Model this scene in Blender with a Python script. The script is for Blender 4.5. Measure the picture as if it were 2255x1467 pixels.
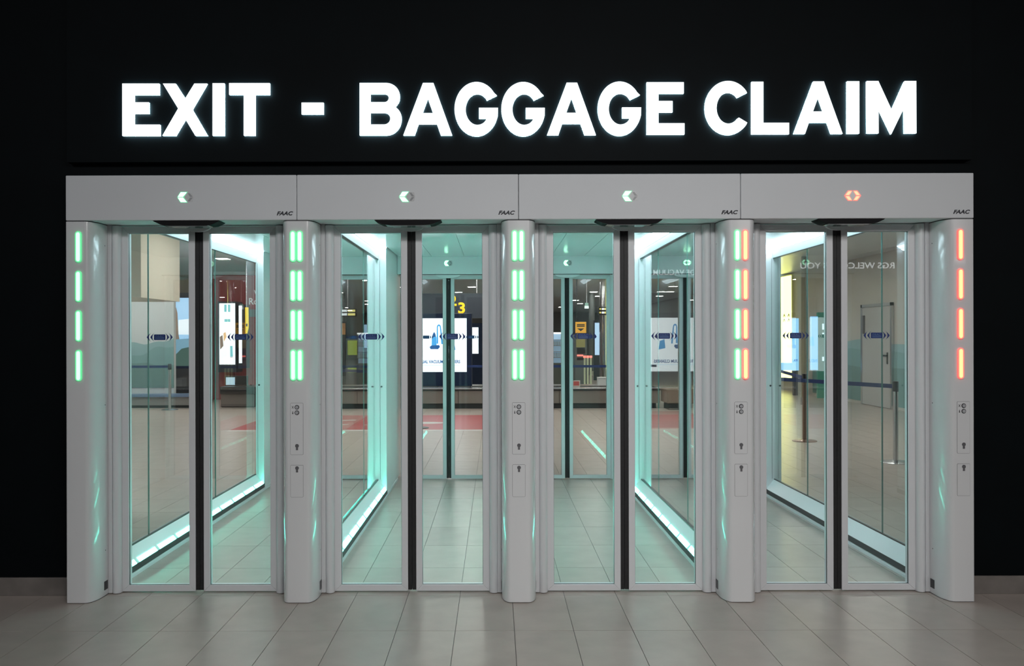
import bpy, bmesh, math, random
from mathutils import Matrix, Vector
from mathutils.geometry import tessellate_polygon

for o in list(bpy.data.objects):
    bpy.data.objects.remove(o)
random.seed(7)
scene = bpy.context.scene
C = bpy.context.scene.collection

# ------------------------------------------------------------------ camera
F, PX, PY = 1905.0, 1085.9, 743.85          # focal length and principal point in photo pixels
YAW, ROLL, D, H = -0.00236, -0.00253, 4.8427, 1.4857
cam_d = bpy.data.cameras.new('camera')
cam = bpy.data.objects.new('camera', cam_d)
C.objects.link(cam)
cam_d.sensor_width = 36.0
cam_d.lens = F / 2255 * 36
cam_d.shift_x = (1127.5 - PX) / 2255
cam_d.shift_y = (PY - 733.5) / 2255
cam_d.clip_end = 200
cam.matrix_world = (Matrix.Translation((0, -D, H)) @ Matrix.Rotation(-YAW, 4, 'Z')
                    @ Matrix.Rotation(math.pi / 2, 4, 'X') @ Matrix.Rotation(ROLL, 4, 'Z'))
scene.camera = cam

# ------------------------------------------------------------------ world, exposure, large lamps
scene.view_settings.view_transform = 'Standard'
scene.view_settings.look = 'None'
scene.view_settings.gamma = 1.0
scene.view_settings.use_curve_mapping = False
scene.view_settings.exposure = 0.0
scene.cycles.transparent_max_bounces = 32
scene.cycles.max_bounces = 12
scene.cycles.glossy_bounces = 6
w = bpy.data.worlds.new('dim concourse')
scene.world = w
w.use_nodes = True
w.node_tree.nodes['Background'].inputs[0].default_value = (0.80, 0.86, 1.0, 1)
w.node_tree.nodes['Background'].inputs[1].default_value = 0.035


def area(name, loc, target, sx, sy, power, color):
    l = bpy.data.lights.new(name, 'AREA')
    l.shape = 'RECTANGLE'; l.size = sx; l.size_y = sy; l.energy = power; l.color = color
    o = bpy.data.objects.new(name, l); C.objects.link(o)
    o.location = loc
    o.rotation_euler = (Vector(target) - Vector(loc)).to_track_quat('-Z', 'Y').to_euler()
    return o


# rows of ceiling lamps in the concourse in front of the gates
area('concourse_lamp', (-3.2, -5.4, 3.9), (-2.2, -0.4, 0.1), 2.4, 0.5, 43, (0.975, 0.985, 1.0))
area('concourse_lamp', (3.6, -5.4, 3.3), (2.6, -0.4, 0.0), 2.4, 0.5, 52, (1.0, 0.965, 0.93))
spot = area('concourse_lamp', (0.7, -5.0, 3.7), (0.6, 0.0, 0.2), 1.4, 0.5, 28, (1.0, 0.985, 0.98))
spot.data.spread = math.radians(95)


# ------------------------------------------------------------------ photo pixel -> place
def ray(px, py):
    u_, v_ = px - PX, py - PY
    c, s = math.cos(ROLL), math.sin(ROLL)
    u, v = c * u_ + s * v_, -s * u_ + c * v_
    c, s = math.cos(YAW), math.sin(YAW)
    return (c * u / F + s, -s * u / F + c, -v / F)


def at(px, py, Z):
    """point on the upright plane Z metres in front of the camera"""
    d = ray(px, py); t = Z / d[1]
    return Vector((t * d[0], Z - D, H + t * d[2]))


def atf(px, py):
    """point on the floor"""
    d = ray(px, py); t = -H / d[2]
    return Vector((t * d[0], t * d[1] - D, 0))


# ------------------------------------------------------------------ materials
MATS = {}


def mat(name, color=(.8, .8, .8), rough=.5, metal=0.0, emit=None, strength=0.0, noise=0.0, nscale=8.0,
        bump=0.0, spec=.5, rnd=0.0, coat=0.0):
    if name in MATS:
        return MATS[name]
    m = bpy.data.materials.new(name); m.use_nodes = True
    nt = m.node_tree; b = nt.nodes['Principled BSDF']
    b.inputs['Base Color'].default_value = (*color, 1)
    b.inputs['Roughness'].default_value = rough
    b.inputs['Metallic'].default_value = metal
    b.inputs['Specular IOR Level'].default_value = spec
    if coat:
        b.inputs['Coat Weight'].default_value = coat
        b.inputs['Coat Roughness'].default_value = .05
    if emit:
        b.inputs['Emission Color'].default_value = (*emit, 1)
        b.inputs['Emission Strength'].default_value = strength
    src = None
    if noise or rnd or bump:
        tc = nt.nodes.new('ShaderNodeTexCoord')
        nz = nt.nodes.new('ShaderNodeTexNoise')
        nz.inputs['Scale'].default_value = nscale; nz.inputs['Detail'].default_value = 6
        nt.links.new(tc.outputs['Object'], nz.inputs['Vector'])
        if rnd:
            oi = nt.nodes.new('ShaderNodeObjectInfo')
            add = nt.nodes.new('ShaderNodeVectorMath'); add.operation = 'ADD'
            mul = nt.nodes.new('ShaderNodeVectorMath'); mul.operation = 'SCALE'
            nt.links.new(oi.outputs['Random'], mul.inputs[0]); mul.inputs[3].default_value = 40
            nt.links.new(tc.outputs['Object'], add.inputs[0]); nt.links.new(mul.outputs[0], add.inputs[1])
            nt.links.new(add.outputs[0], nz.inputs['Vector'])
        mr = nt.nodes.new('ShaderNodeMapRange')
        mr.inputs['From Min'].default_value = .3; mr.inputs['From Max'].default_value = .7
        mr.inputs['To Min'].default_value = 1 - noise; mr.inputs['To Max'].default_value = 1 + noise
        nt.links.new(nz.outputs['Fac'], mr.inputs['Value'])
        val = mr.outputs[0]
        if rnd:
            mr2 = nt.nodes.new('ShaderNodeMapRange')
            mr2.inputs['To Min'].default_value = 1 - rnd; mr2.inputs['To Max'].default_value = 1 + rnd
            nt.links.new(oi.outputs['Random'], mr2.inputs['Value'])
            mm = nt.nodes.new('ShaderNodeMath'); mm.operation = 'MULTIPLY'
            nt.links.new(val, mm.inputs[0]); nt.links.new(mr2.outputs[0], mm.inputs[1]); val = mm.outputs[0]
        vm = nt.nodes.new('ShaderNodeVectorMath'); vm.operation = 'SCALE'
        vm.inputs[0].default_value = color
        nt.links.new(val, vm.inputs[3]); nt.links.new(vm.outputs[0], b.inputs['Base Color'])
        if bump:
            bp = nt.nodes.new('ShaderNodeBump'); bp.inputs['Strength'].default_value = bump
            bp.inputs['Distance'].default_value = .002
            nt.links.new(nz.outputs['Fac'], bp.inputs['Height']); nt.links.new(bp.outputs[0], b.inputs['Normal'])
    MATS[name] = m
    return m


def glow(name, color=(1, 1, 1), strength=1.0):
    m = mat(name, (.5, .5, .5), .4, emit=color, strength=strength)
    return m


def glass(name, tint, ior=1.5):
    if name in MATS:
        return MATS[name]
    m = bpy.data.materials.new(name); m.use_nodes = True
    nt = m.node_tree; nt.nodes.clear()
    out = nt.nodes.new('ShaderNodeOutputMaterial')
    tr = nt.nodes.new('ShaderNodeBsdfTransparent'); tr.inputs[0].default_value = (*tint, 1)
    gl = nt.nodes.new('ShaderNodeBsdfGlossy'); gl.inputs['Roughness'].default_value = 0.0
    gl.inputs['Color'].default_value = (1, 1, 1, 1)
    fr = nt.nodes.new('ShaderNodeFresnel'); fr.inputs['IOR'].default_value = ior
    ge = nt.nodes.new('ShaderNodeNewGeometry')
    inv = nt.nodes.new('ShaderNodeMath'); inv.operation = 'SUBTRACT'; inv.inputs[0].default_value = 1
    nt.links.new(ge.outputs['Backfacing'], inv.inputs[1])
    mu = nt.nodes.new('ShaderNodeMath'); mu.operation = 'MULTIPLY'
    nt.links.new(fr.outputs[0], mu.inputs[0]); nt.links.new(inv.outputs[0], mu.inputs[1])
    mx = nt.nodes.new('ShaderNodeMixShader')
    nt.links.new(mu.outputs[0], mx.inputs[0]); nt.links.new(tr.outputs[0], mx.inputs[1]); nt.links.new(gl.outputs[0], mx.inputs[2])
    nt.links.new(mx.outputs[0], out.inputs[0])
    MATS[name] = m
    return m


WHITE = mat('white powder coat', (.70, .72, .74), .62, noise=.012, nscale=3, spec=.25)
PILLAR = mat('glossy white casing', (.74, .75, .76), .24, noise=.01, nscale=2, coat=.7)
ALU = mat('white frame profile', (.70, .71, .73), .34)
INNER = mat('satin white panel', (.80, .82, .83), .28)
CEILM = mat('glossy ceiling board', (.80, .83, .83), .12)
RUBBER = mat('black rubber', (.012, .012, .013), .55, noise=.3, nscale=60, bump=.4)
DARK = mat('dark plastic', (.02, .02, .022), .3)
GAPM = mat('shadow joint', (.10, .10, .105), .7)  # dark grey for icons and joints, and shade painted into gaps
BLACKWALL = mat('black wall paint', (.0018, .0036, .0046), .6, noise=.12, nscale=5, spec=.10)
BASEM = mat('brown stone skirting', (.20, .18, .165), .45, noise=.18, nscale=9)
TILE = mat('beige porcelain tile', (.440, .382, .342), .30, noise=.07, nscale=7, rnd=.05, spec=.32)
GROUT = mat('grey grout', (.16, .155, .15), .8)
STEEL = mat('brushed steel', (.62, .63, .65), .25, metal=1)
GREYPL = mat('grey lock metal', (.16, .16, .17), .4, metal=.3)
DOORGLASS = glass('clear door glass', (.972, .990, .986))
SIDEGLASS = glass('green tinted partition glass', (.966, .990, .982))
NAVY = mat('navy print', (.010, .032, .16), .4)
NAVYL = mat('pale blue print', (.10, .18, .36), .4)
GREEN_CORE = glow('green led core', (.24, 1.0, .36), 3.0)
GREEN_HALO = glow('green led halo', (.018, .62, .19), 1.15)  # dim glow standing in for the halo around the bars
RED_CORE = glow('red led core', (1.0, .30, .09), 2.6)
RED_HALO = glow('red led halo', (1.0, .045, .025), 1.1)
GREEN_LEDGE = glow('green floor led', (.10, 1.0, .74), 20.0)
LAMP = glow('white corridor lamp', (.71, .89, 1.0), 11.5)
LETTER = glow('white letter face', (.90, .985, 1.0), 2.2)
LETTER_SIDE = glow('white letter side', (.30, .62, .80), 0.7)
LETTER_HALO = glow('added letter halo glow', (.55, .88, 1.0), 16.0)  # added glow behind the letters, imitates the bloom around them


# ------------------------------------------------------------------ objects
def tag(o, label=None, cat=None, group=None, kind=None):
    if label: o['label'] = label
    if cat: o['category'] = cat
    if group: o['group'] = group
    if kind: o['kind'] = kind
    return o


def empty(name, loc, label=None, cat=None, group=None, kind=None):
    o = bpy.data.objects.new(name, None); C.objects.link(o)
    o.location = loc; o.empty_display_size = .1
    return tag(o, label, cat, group, kind)


class MB:
    def __init__(s): s.v = []; s.f = []

    def add(s, vs, fs):
        n = len(s.v); s.v += [tuple(p) for p in vs]; s.f += [tuple(n + i for i in f) for f in fs]; return s

    def box(s, x0, x1, y0, y1, z0, z1):
        if x0 > x1: x0, x1 = x1, x0
        vs = [(x0, y0, z0), (x1, y0, z0), (x1, y1, z0), (x0, y1, z0), (x0, y0, z1), (x1, y0, z1), (x1, y1, z1), (x0, y1, z1)]
        return s.add(vs, [(0, 3, 2, 1), (4, 5, 6, 7), (0, 1, 5, 4), (1, 2, 6, 5), (2, 3, 7, 6), (3, 0, 4, 7)])

    def loops(s, loops, fn, a, b, front=True, back=True, sides=True):
        """2D loops (outer, holes...) swept from a to b; fn(u,v,w) -> 3D point"""
        flat = [p for l in loops for p in l]
        if front or back:
            tris = tessellate_polygon([[Vector((p[0], p[1], 0)) for p in l] for l in loops])
            if front: s.add([fn(p[0], p[1], a) for p in flat], tris)
            if back: s.add([fn(p[0], p[1], b) for p in flat], [tuple(reversed(t)) for t in tris])
        if sides:
            for l in loops:
                n = len(l)
                s.add([fn(p[0], p[1], a) for p in l] + [fn(p[0], p[1], b) for p in l],
                      [(i, (i + 1) % n, n + (i + 1) % n, n + i) for i in range(n)])
        return s

    def plate(s, loops, y0, y1, **k):
        """upright plate, 2D = (x, z), facing -Y at y0"""
        if not isinstance(loops[0][0], (tuple, list)): loops = [loops]
        return s.loops(loops, lambda u, v, q: (u, q, v), y0, y1, **k)

    def slab(s, poly, z0, z1):
        return s.loops([poly], lambda u, v, q: (u, v, q), z0, z1)

    def along(s, poly, y0, y1):
        return s.loops([poly], lambda u, v, q: (u, q, v), y0, y1)

    def lathe(s, prof, n=24, c=(0, 0, 0)):
        vs = []; fs = []
        for r, z in prof:
            for i in range(n):
                a = 2 * math.pi * i / n
                vs.append((c[0] + r * math.cos(a), c[1] + r * math.sin(a), c[2] + z))
        m = len(prof)
        for j in range(m - 1):
            for i in range(n):
                fs.append((j * n + i, j * n + (i + 1) % n, (j + 1) * n + (i + 1) % n, (j + 1) * n + i))
        fs.append(tuple(reversed(range(n)))); fs.append(tuple((m - 1) * n + i for i in range(n)))
        return s.add(vs, fs)

    def build(s, name, m, parent=None, bevel=0.0, smooth=False, seg=2):
        me = bpy.data.meshes.new(name)
        me.from_pydata(s.v, [], s.f)
        bm = bmesh.new(); bm.from_mesh(me)
        bmesh.ops.remove_doubles(bm, verts=bm.verts, dist=1e-6)
        bmesh.ops.recalc_face_normals(bm, faces=bm.faces)
        bm.to_mesh(me); bm.free()
        me.materials.append(m)
        o = bpy.data.objects.new(name, me); C.objects.link(o)
        if parent is not None:
            link(o, parent)
        if bevel:
            b = o.modifiers.new('bevel', 'BEVEL'); b.width = bevel; b.segments = seg
            b.limit_method = 'ANGLE'; b.angle_limit = .6
        if smooth:
            me.shade_smooth()
            try: me.set_sharp_from_angle(angle=.6)
            except Exception: pass
        return o


def wloc(o):
    v = Vector((0, 0, 0))
    while o is not None:
        v += Vector(o.location); o = o.parent
    return v


def link(o, parent):
    """mesh data given in world coordinates, kept in place under its parent"""
    off = wloc(parent)
    o.parent = parent
    if o.type == 'MESH' and o.data.users == 1:
        o.data.transform(Matrix.Translation(-off))
    else:
        o.location = Vector(o.location) - off


def obox(name, m, b, parent=None, bevel=0.0):
    return MB().box(*b).build(name, m, parent, bevel)


def settle(o):
    """move the origin of a single-mesh thing to the middle of its base"""
    vs = [v.co for v in o.data.vertices]
    c = Vector(((min(v.x for v in vs) + max(v.x for v in vs)) / 2, (min(v.y for v in vs) + max(v.y for v in vs)) / 2, min(v.z for v in vs)))
    o.data.transform(Matrix.Translation(-c)); o.location = c
    return o


def arc(cx, cy, rx, ry, a0, a1, n):
    return [(cx + rx * math.cos(math.radians(a0 + (a1 - a0) * i / n)), cy + ry * math.sin(math.radians(a0 + (a1 - a0) * i / n))) for i in range(n + 1)]


def rrect(cx, cz, hw, hh, r, n=5):
    p = []
    for sx, sz, a in ((1, 1, 0), (-1, 1, 90), (-1, -1, 180), (1, -1, 270)):
        p += arc(cx + sx * (hw - r), cz + sz * (hh - r), r, r, a, a + 90, n)
    return p


def circle(cx, cz, r, n=16):
    return [(cx + r * math.cos(2 * math.pi * i / n), cz + r * math.sin(2 * math.pi * i / n)) for i in range(n)]


def text(name, string, m, parent, x0, x1, z0, z1, y, thick=.002, shear=0.0, mirror=False, offset=0.0, toward=-1):
    """flat lettering, set into the box x0..x1, z0..z1 on the upright plane y"""
    cu = bpy.data.curves.new(name, 'FONT'); cu.body = string; cu.shear = shear; cu.offset = offset
    cu.resolution_u = 3
    t = bpy.data.objects.new(name + '_curve', cu); C.objects.link(t)
    dg = bpy.context.evaluated_depsgraph_get()
    me = bpy.data.meshes.new_from_object(t.evaluated_get(dg))
    bpy.data.objects.remove(t); bpy.data.curves.remove(cu)
    xs = [v.co.x for v in me.vertices]; ys = [v.co.y for v in me.vertices]
    sx = (x1 - x0) / (max(xs) - min(xs)); sz = (z1 - z0) / (max(ys) - min(ys)); mx, my = min(xs), min(ys)
    bm = bmesh.new(); bm.from_mesh(me)
    bmesh.ops.remove_doubles(bm, verts=bm.verts, dist=1e-5)
    r = bmesh.ops.extrude_face_region(bm, geom=list(bm.faces))
    top = {v for v in r['geom'] if isinstance(v, bmesh.types.BMVert)}
    for v in bm.verts:
        X = x0 + (v.co.x - mx) * sx; Z = z0 + (v.co.y - my) * sz
        if mirror: X = x0 + x1 - X
        v.co = Vector((X, y + (toward * thick if v in top else 0), Z))
    bmesh.ops.recalc_face_normals(bm, faces=bm.faces)
    bm.to_mesh(me); bm.free()
    me.materials.clear(); me.materials.append(m)
    o = bpy.data.objects.new(name, me); C.objects.link(o)
    if parent is not None: link(o, parent)
    return o


# ================================================================== SETTING
A = [-1.11 + (k - 1) * 1.2429 for k in range(5)]       # pillar and partition axes
XL, XR = -2.406, 2.678
ZT, ZB = 2.401, 2.148                                   # header top and underside
WY = .165                                               # face of the black wall
YF = 4.157                                              # inner face of the rear headers

# floor: slab and tiles
TW, TL, T0X, T0Y = .30, .60, -2.006, -.4567
floor = obox('floor', GROUT, (-11, 11, -9.5, 57, -.12, -.004))
tag(floor, 'beige porcelain tiled floor running from the concourse into the hall', None, None, 'structure')
tile_me = None
tiles = []
for j in range(-4, 40):
    y0 = T0Y + j * TL
    for i in range(-40, 45):
        x0 = T0X + i * TW
        xc, yc = x0 + TW / 2, y0 + TL / 2
        Z = yc + D
        if Z < 2.6: continue
        if y0 + TL > .0 and Z > 27: continue
        px = 1090 + xc * F / Z
        if -330 < px < 2580 or (yc < .3 and abs(xc) < 6.6):
            # the corridors and gates hide most of what lies outside the door openings
            tiles.append((Z + .35 * abs(xc) + (0 if -60 < px < 2315 and Z > 3.6 else 60), x0, y0))
tiles.sort()


def one_tile(mb, x0, y0, g=.0015):
    x1, y1 = x0 + TW - g, y0 + TL - g; x0 += g; y0 += g
    mb.add([(x0, y0, -.004), (x1, y0, -.004), (x1, y1, -.004), (x0, y1, -.004), (x0, y0, 0), (x1, y0, 0), (x1, y1, 0), (x0, y1, 0)],
           [(4, 5, 6, 7), (0, 1, 5, 4), (1, 2, 6, 5), (2, 3, 7, 6), (3, 0, 4, 7)])


tm = MB(); one_tile(tm, -TW / 2, -TL / 2)
proto = tm.build('tile', TILE)
tile_me = proto.data
bpy.data.objects.remove(proto)
for Z, x0, y0 in tiles[:290]:
    t = bpy.data.objects.new('tile', tile_me); C.objects.link(t)
    t.parent = floor; t.location = (x0 + TW / 2, y0 + TL / 2, 0)
rest = MB()
for Z, x0, y0 in tiles[290:]:
    one_tile(rest, x0, y0)
o = rest.build('far_tiles', TILE, floor); o['kind'] = 'stuff'
# the hall floor beyond the reach of single tiles
ft = obox('far_floor_surface', TILE, (-10.5, 10.5, T0Y + 38 * TL, 57, -.004, -.0005), floor)
ft['kind'] = 'stuff'

# black front wall with the opening for the gates
wf = MB()
wf.box(-6.5, XL + .01, WY, WY + .13, 0, ZT - .01)
wf.box(XR - .01, 6.5, WY, WY + .13, 0, ZT - .01)
wf.box(-6.5, 6.5, WY, WY + .13, ZT - .01, 5.2)
wall = wf.build('wall_front', BLACKWALL)
tag(wall, 'matt black front wall around the row of gates', None, None, 'structure')
p0, p1 = at(147, 356.5, WY - .062 + D), at(2140.5, 352.5, WY - .062 + D)
fas = obox('trim_1', BLACKWALL, (p0.x, p1.x, WY - .062, WY, (p0.z + p1.z) / 2, 5.2))
tag(fas, 'shallow black bulkhead carrying the illuminated lettering', None, None, 'structure')
for nm, x0, x1 in (('baseboard_left', -6.5, XL + .004), ('baseboard_right', XR - .004, 6.5)):
    bb = MB().box(x0, x1, WY - .015, WY, 0, .104).build(nm, BASEM, None, .002)
    tag(bb, 'brown stone skirting along the black wall', None, None, 'structure')


# ================================================================== SIGN LETTERS
def px_loops(loops, bx0, by0, sc):
    return [[(bx0 + x / sc, by0 + y / sc) for x, y in l] for l in loops]


def gly_E(x0, x1, y0, y1, mid):
    w_, h_ = x1 - x0, y1 - y0
    s, a = 26.0, 24.6
    return [[(x0, y1), (x0, y0), (x1 - 1.5, y0), (x1 - 1.5, y0 + a), (x0 + s, y0 + a), (x0 + s, y0 + 41.3), (x0 + mid, y0 + 41.3), (x0 + mid, y0 + 66),
             (x0 + s, y0 + 66), (x0 + s, y1 - a), (x1, y1 - a), (x1, y1)]]


def gly_I(x0, x1, y0, y1):
    return [[(x0, y1), (x0, y0), (x1, y0), (x1, y1)]]


def gly_A(dx, dy):
    o_ = [(530, 725), (742, 160), (855, 160), (1058, 725), (935, 725), (892, 603), (695, 603), (653, 725)]
    i_ = [(795, 328), (738, 485), (850, 485)]
    return [[(x + dx, y + dy) for x, y in px_l] for px_l in px_loops([o_, i_], 780, 150, 4.902)]


def gly_G(dx, dy):
    cx, cy = 1320, 442
    o_ = arc(cx, cy, 237, 293, -31, -180, 26) + arc(cx, cy, 237, 293, 180, 14, 28)[1:]
    o_ += [(1552, 428), (1347, 428), (1347, 543), (1430, 543)]
    o_ += arc(1328, 520, 104, 93, 18, 90, 8)[1:] + arc(1330, 445, 127, 168, 90, 180, 12)[1:] + arc(1330, 445, 127, 168, 180, 312, 16)[1:] + [(1433, 348)]
    o_[0] = (1540, 295)
    return [[(x + dx, y + dy) for x, y in px_l] for px_l in px_loops([o_], 780, 150, 4.902)]


def gly_C():
    o_ = [(456, 237)] + arc(275, 380, 222, 258, -40, -180, 24) + arc(275, 380, 222, 258, 180, 38, 24)[1:] + [(458, 520)]
    o_ += [(378, 472)] + arc(278, 381, 113, 149, 45, 180, 16) + arc(278, 381, 113, 149, 180, 310, 16)[1:] + [(362, 283)]
    return px_loops([o_], 1540, 150, 4.3365)


def gly_B():
    o_ = [(58, 725), (58, 160), (345, 160)] + arc(345, 303, 148, 143, -90, 0, 10)[1:] + arc(385, 312, 108, 120, 8, 58, 6) + [(447, 418)]
    o_ += arc(385, 545, 127, 140, -55, 0, 6) + arc(345, 550, 167, 175, 5, 90, 10)
    u_ = [(175, 277), (175, 367)] + arc(328, 322, 45, 45, 90, -90, 10)
    l_ = [(175, 480), (175, 608)] + arc(325, 544, 64, 64, 90, -90, 12)
    return px_loops([o_, u_, l_], 780, 150, 4.902)


gX = px_loops([[(478, 137), (590, 137), (675, 270), (757, 137), (870, 137), (737, 365), (873, 599), (765, 599), (677, 452), (590, 599), (473, 599), (613, 358)]], 240, 150, 4.027)
gT = px_loops([[(1065, 133), (1425, 133), (1425, 235), (1296, 235), (1296, 598), (1195, 598), (1195, 235), (1065, 235)]], 240, 150, 4.027)
gM = px_loops([[(1600, 123), (1710, 123), (1838, 400), (1962, 123), (2072, 123), (2074, 622), (1960, 622), (1958, 375), (1833, 632), (1712, 382), (1713, 622), (1603, 622)]], 1540, 150, 4.3365)
gL = px_loops([[(500, 130), (612, 130), (612, 522), (858, 522), (858, 630), (500, 630)]], 1540, 150, 4.3365)
SIGN = [('E', gly_E(269.1, 352, 184, 299, 58.6), 'the lit letter E that begins the word EXIT'),
        ('X', gX, 'the lit letter X in the word EXIT'),
        ('I', gly_I(468, 494, 183.3, 298.6), 'the lit letter I in the word EXIT'),
        ('T', gT, 'the lit letter T that ends the word EXIT'),
        ('dash', gly_I(664, 712.4, 226, 251.4), 'the short lit dash between EXIT and BAGGAGE'),
        ('B', gly_B(), 'the lit letter B that begins the word BAGGAGE'),
        ('A', gly_A(0, 0), 'the lit letter A right after the B of BAGGAGE'),
        ('G', gly_G(0, 0), 'the first lit letter G in the word BAGGAGE'),
        ('G', gly_G(103.1, 0), 'the second lit letter G in the word BAGGAGE'),
        ('A', gly_A(316.5, -.6), 'the second lit letter A in the word BAGGAGE'),
        ('G', gly_G(315.3, -.9), 'the third lit letter G in the word BAGGAGE'),
        ('E', gly_E(1424.2, 1507.4, 181, 296, 57), 'the lit letter E that ends the word BAGGAGE'),
        ('C', gly_C(), 'the lit letter C that begins the word CLAIM'),
        ('L', gL, 'the lit letter L in the word CLAIM'),
        ('A', gly_A(859.8, -3.4), 'the lit letter A in the word CLAIM'),
        ('I', gly_I(1865.6, 1892.4, 178.9, 294), 'the lit letter I in the word CLAIM'),
        ('M', gM, 'the lit letter M that ends the word CLAIM')]
LY1 = WY - .062; LY0 = LY1 - .024; LYB = LY1 - .011
for ch, loops, lab in SIGN:
    wl = [[tuple(at(x, y, LY0 + D)[i] for i in (0, 2)) for x, y in l] for l in loops]
    xs = [p[0] for p in wl[0]]; zs = [p[1] for p in wl[0]]
    nm = 'sign_dash' if ch == 'dash' else 'sign_letter'
    e = empty(nm, ((min(xs) + max(xs)) / 2, LY1, min(zs)), lab + ', white acrylic', 'sign letter', 'illuminated letters over the gates')
    MB().plate(wl, LY0, LY0 + .004).build('face', LETTER, e)
    MB().plate(wl, LY0 + .0042, LYB, front=False, back=False).build('side_wall', LETTER_SIDE, e)
    MB().plate(wl, LYB + .0002, LYB + .0012).build('halo_glow', LETTER_HALO, e)
    for fx, fz in {'T': ((.5, .1), (.5, .9)), 'A': ((.08, .06),), 'G': ((.1, .5),), 'C': ((.1, .5),), 'X': ((.1, .05), (.9, .05)),
                   'M': ((.1, .1), (.9, .1))}.get(ch, ((.14, .1), (.14, .9))):
        xa, zz = min(xs) + fx * (max(xs) - min(xs)), min(zs) + fz * (max(zs) - min(zs))
        MB().box(xa - .004, xa + .004, LYB + .0012, LY1, zz - .004, zz + .004).build('mounting_pin', STEEL, e)


# ================================================================== GATES
PXM = D / F          # metres per photo pixel on the pillar fronts


def stadium(cx, cz, hw, hh, n=8):
    return arc(cx, cz + hh - hw, hw, hw, 0, 180, n) + arc(cx, cz - hh + hw, hw, hw, 180, 360, n)


def keyhole(cx, cz):
    return arc(cx, cz, .0105, .0105, -60, 240, 14) + [(cx - .0058, cz - .024), (cx + .0058, cz - .024)]


def zf(y): return H + (PY - y) * PXM


PLAB = ['white pillar with one column of green light bars and no control plates',
        'white pillar with twin green light bars, next to the single-green pillar',
        'white pillar with twin green light bars, next to the green-and-red pillar',
        'white pillar with one green and one red column of light bars',
        'white pillar with one column of red light bars']
BARS = [[(8, 'g')], [(-8, 'g'), (7, 'g')], [(-9, 'g'), (6, 'g')], [(-8.5, 'g'), (9, 'r')], [(-7.5, 'r')]]
FH, FW, FD = .050, .0975, .12


def pillar(k):
    a = A[k]
    e = empty('gate_pillar', (a, .1, 0), PLAB[k], 'pillar', 'white pillars between the gates')
    right = [(a + FH + (FW - FH) * math.sin(t * math.pi / 20), FD * (1 - math.cos(t * math.pi / 20))) for t in range(11)] + [(a + FW, .205)]
    left = [(2 * a - x, y) for x, y in reversed(right)]
    if k == 0: left = [(XL, .205), (XL, .004), (XL + .004, 0)]
    if k == 4: right = [(XR - .005, 0), (XR - .001, .004), (XR - .001, .205)]
    MB().slab(left + right, .004, ZB - .006).build('casing', PILLAR, e, smooth=True)
    pl = [(x, y + .006) for x, y in left + right]
    MB().slab(pl, 0, .004).build('foot', GAPM, e)  # dark slab stands in for the shadow line at the base
    MB().slab([(x, y + .008) for x, y in left + right], ZB - .006, ZB).build('head_joint', GAPM, e)  # same dark tone painted as shade below the header
    for dx, colr in BARS[k]:
        for yy in (541.5, 628.5, 715.5, 803.0):
            cx, cz = a + dx * PXM, zf(yy)
            b = MB().plate(stadium(cx, cz, .0172, .0875), -.0090, .001).build('light_bar', GREEN_HALO if colr == 'g' else RED_HALO, e)  # outer stadium is the painted halo around the bar
            b['label'] = 'green light bar' if colr == 'g' else 'red light bar'
            MB().plate(stadium(cx, cz, .0098, .0805), -.0115, -.0090).build('diffuser', GREEN_CORE if colr == 'g' else RED_CORE, b)
    # inner side channel beside the doors, screws and cable socket
    for s in (-1, 1):
        if (k == 0 and s < 0) or (k == 4 and s > 0): continue
        obox('side_channel', ALU, (a + s * FW, a + s * .121, .185, .30, .004, ZB), e, .003)
        for zz in (.26, 1.10, 2.02):
            MB().box(a + s * (FW - .0012), a + s * (FW + .0008), .150, .156, zz, zz + .006).build('screw', DARK, e)
        obox('cable_socket', DARK, (a + s * (FW - .004), a + s * (FW + .002), .135, .178, .035, .085), e)
    if k > 0:
        cx = a - .002
        for nm, y0, y1 in (('control_plate', 887, 1000.5), ('service_plate', 1023.7, 1094)):
            z0, z1 = zf(y1), zf(y0)
            MB().plate(rrect(cx, (z0 + z1) / 2, .0362, (z1 - z0) / 2 + .0012, .006), -.0004, .001).build('plate_gap_shade', GAPM, e)  # dark border painted as the shaded gap around the plate
            p = MB().plate(rrect(cx, (z0 + z1) / 2, .0350, (z1 - z0) / 2, .005), -.0016, .001).build(nm, PILLAR, e)
            kz = zf(981) if nm == 'control_plate' else zf(1030)
            MB().plate(keyhole(cx + .001, kz), -.0036, -.0016).build('key_switch', GREYPL, p)
            if nm == 'control_plate':
                for bz, ic in ((zf(896), 0), (zf(908), 1)):
                    MB().plate(circle(cx + .001, bz, .0128), -.0032, -.0016).build('button_ring', DARK, p)
                    MB().plate(circle(cx + .001, bz, .0092), -.0062, -.0032).build('push_button', mat('button grey', (.42, .43, .45), .3), p)
                    m_ = MB(); ix = cx - .0225
                    if ic == 0:
                        for sg in (-1, 1):
                            m_.plate([(ix - .006, bz - sg * .0065), (ix - .004, bz - sg * .0075), (ix + .006, bz + sg * .0065), (ix + .004, bz + sg * .0075)], -.0024, -.0016)
                    else:
                        m_.plate(circle(ix, bz + .005, .0026, 8), -.0024, -.0016).plate([(ix - .003, bz - .008), (ix + .003, bz - .008), (ix + .003, bz + .0015), (ix - .003, bz + .0015)], -.0024, -.0016)
                    m_.build('icon', GAPM, p)
    return e


for k in range(5): pillar(k)

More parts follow.
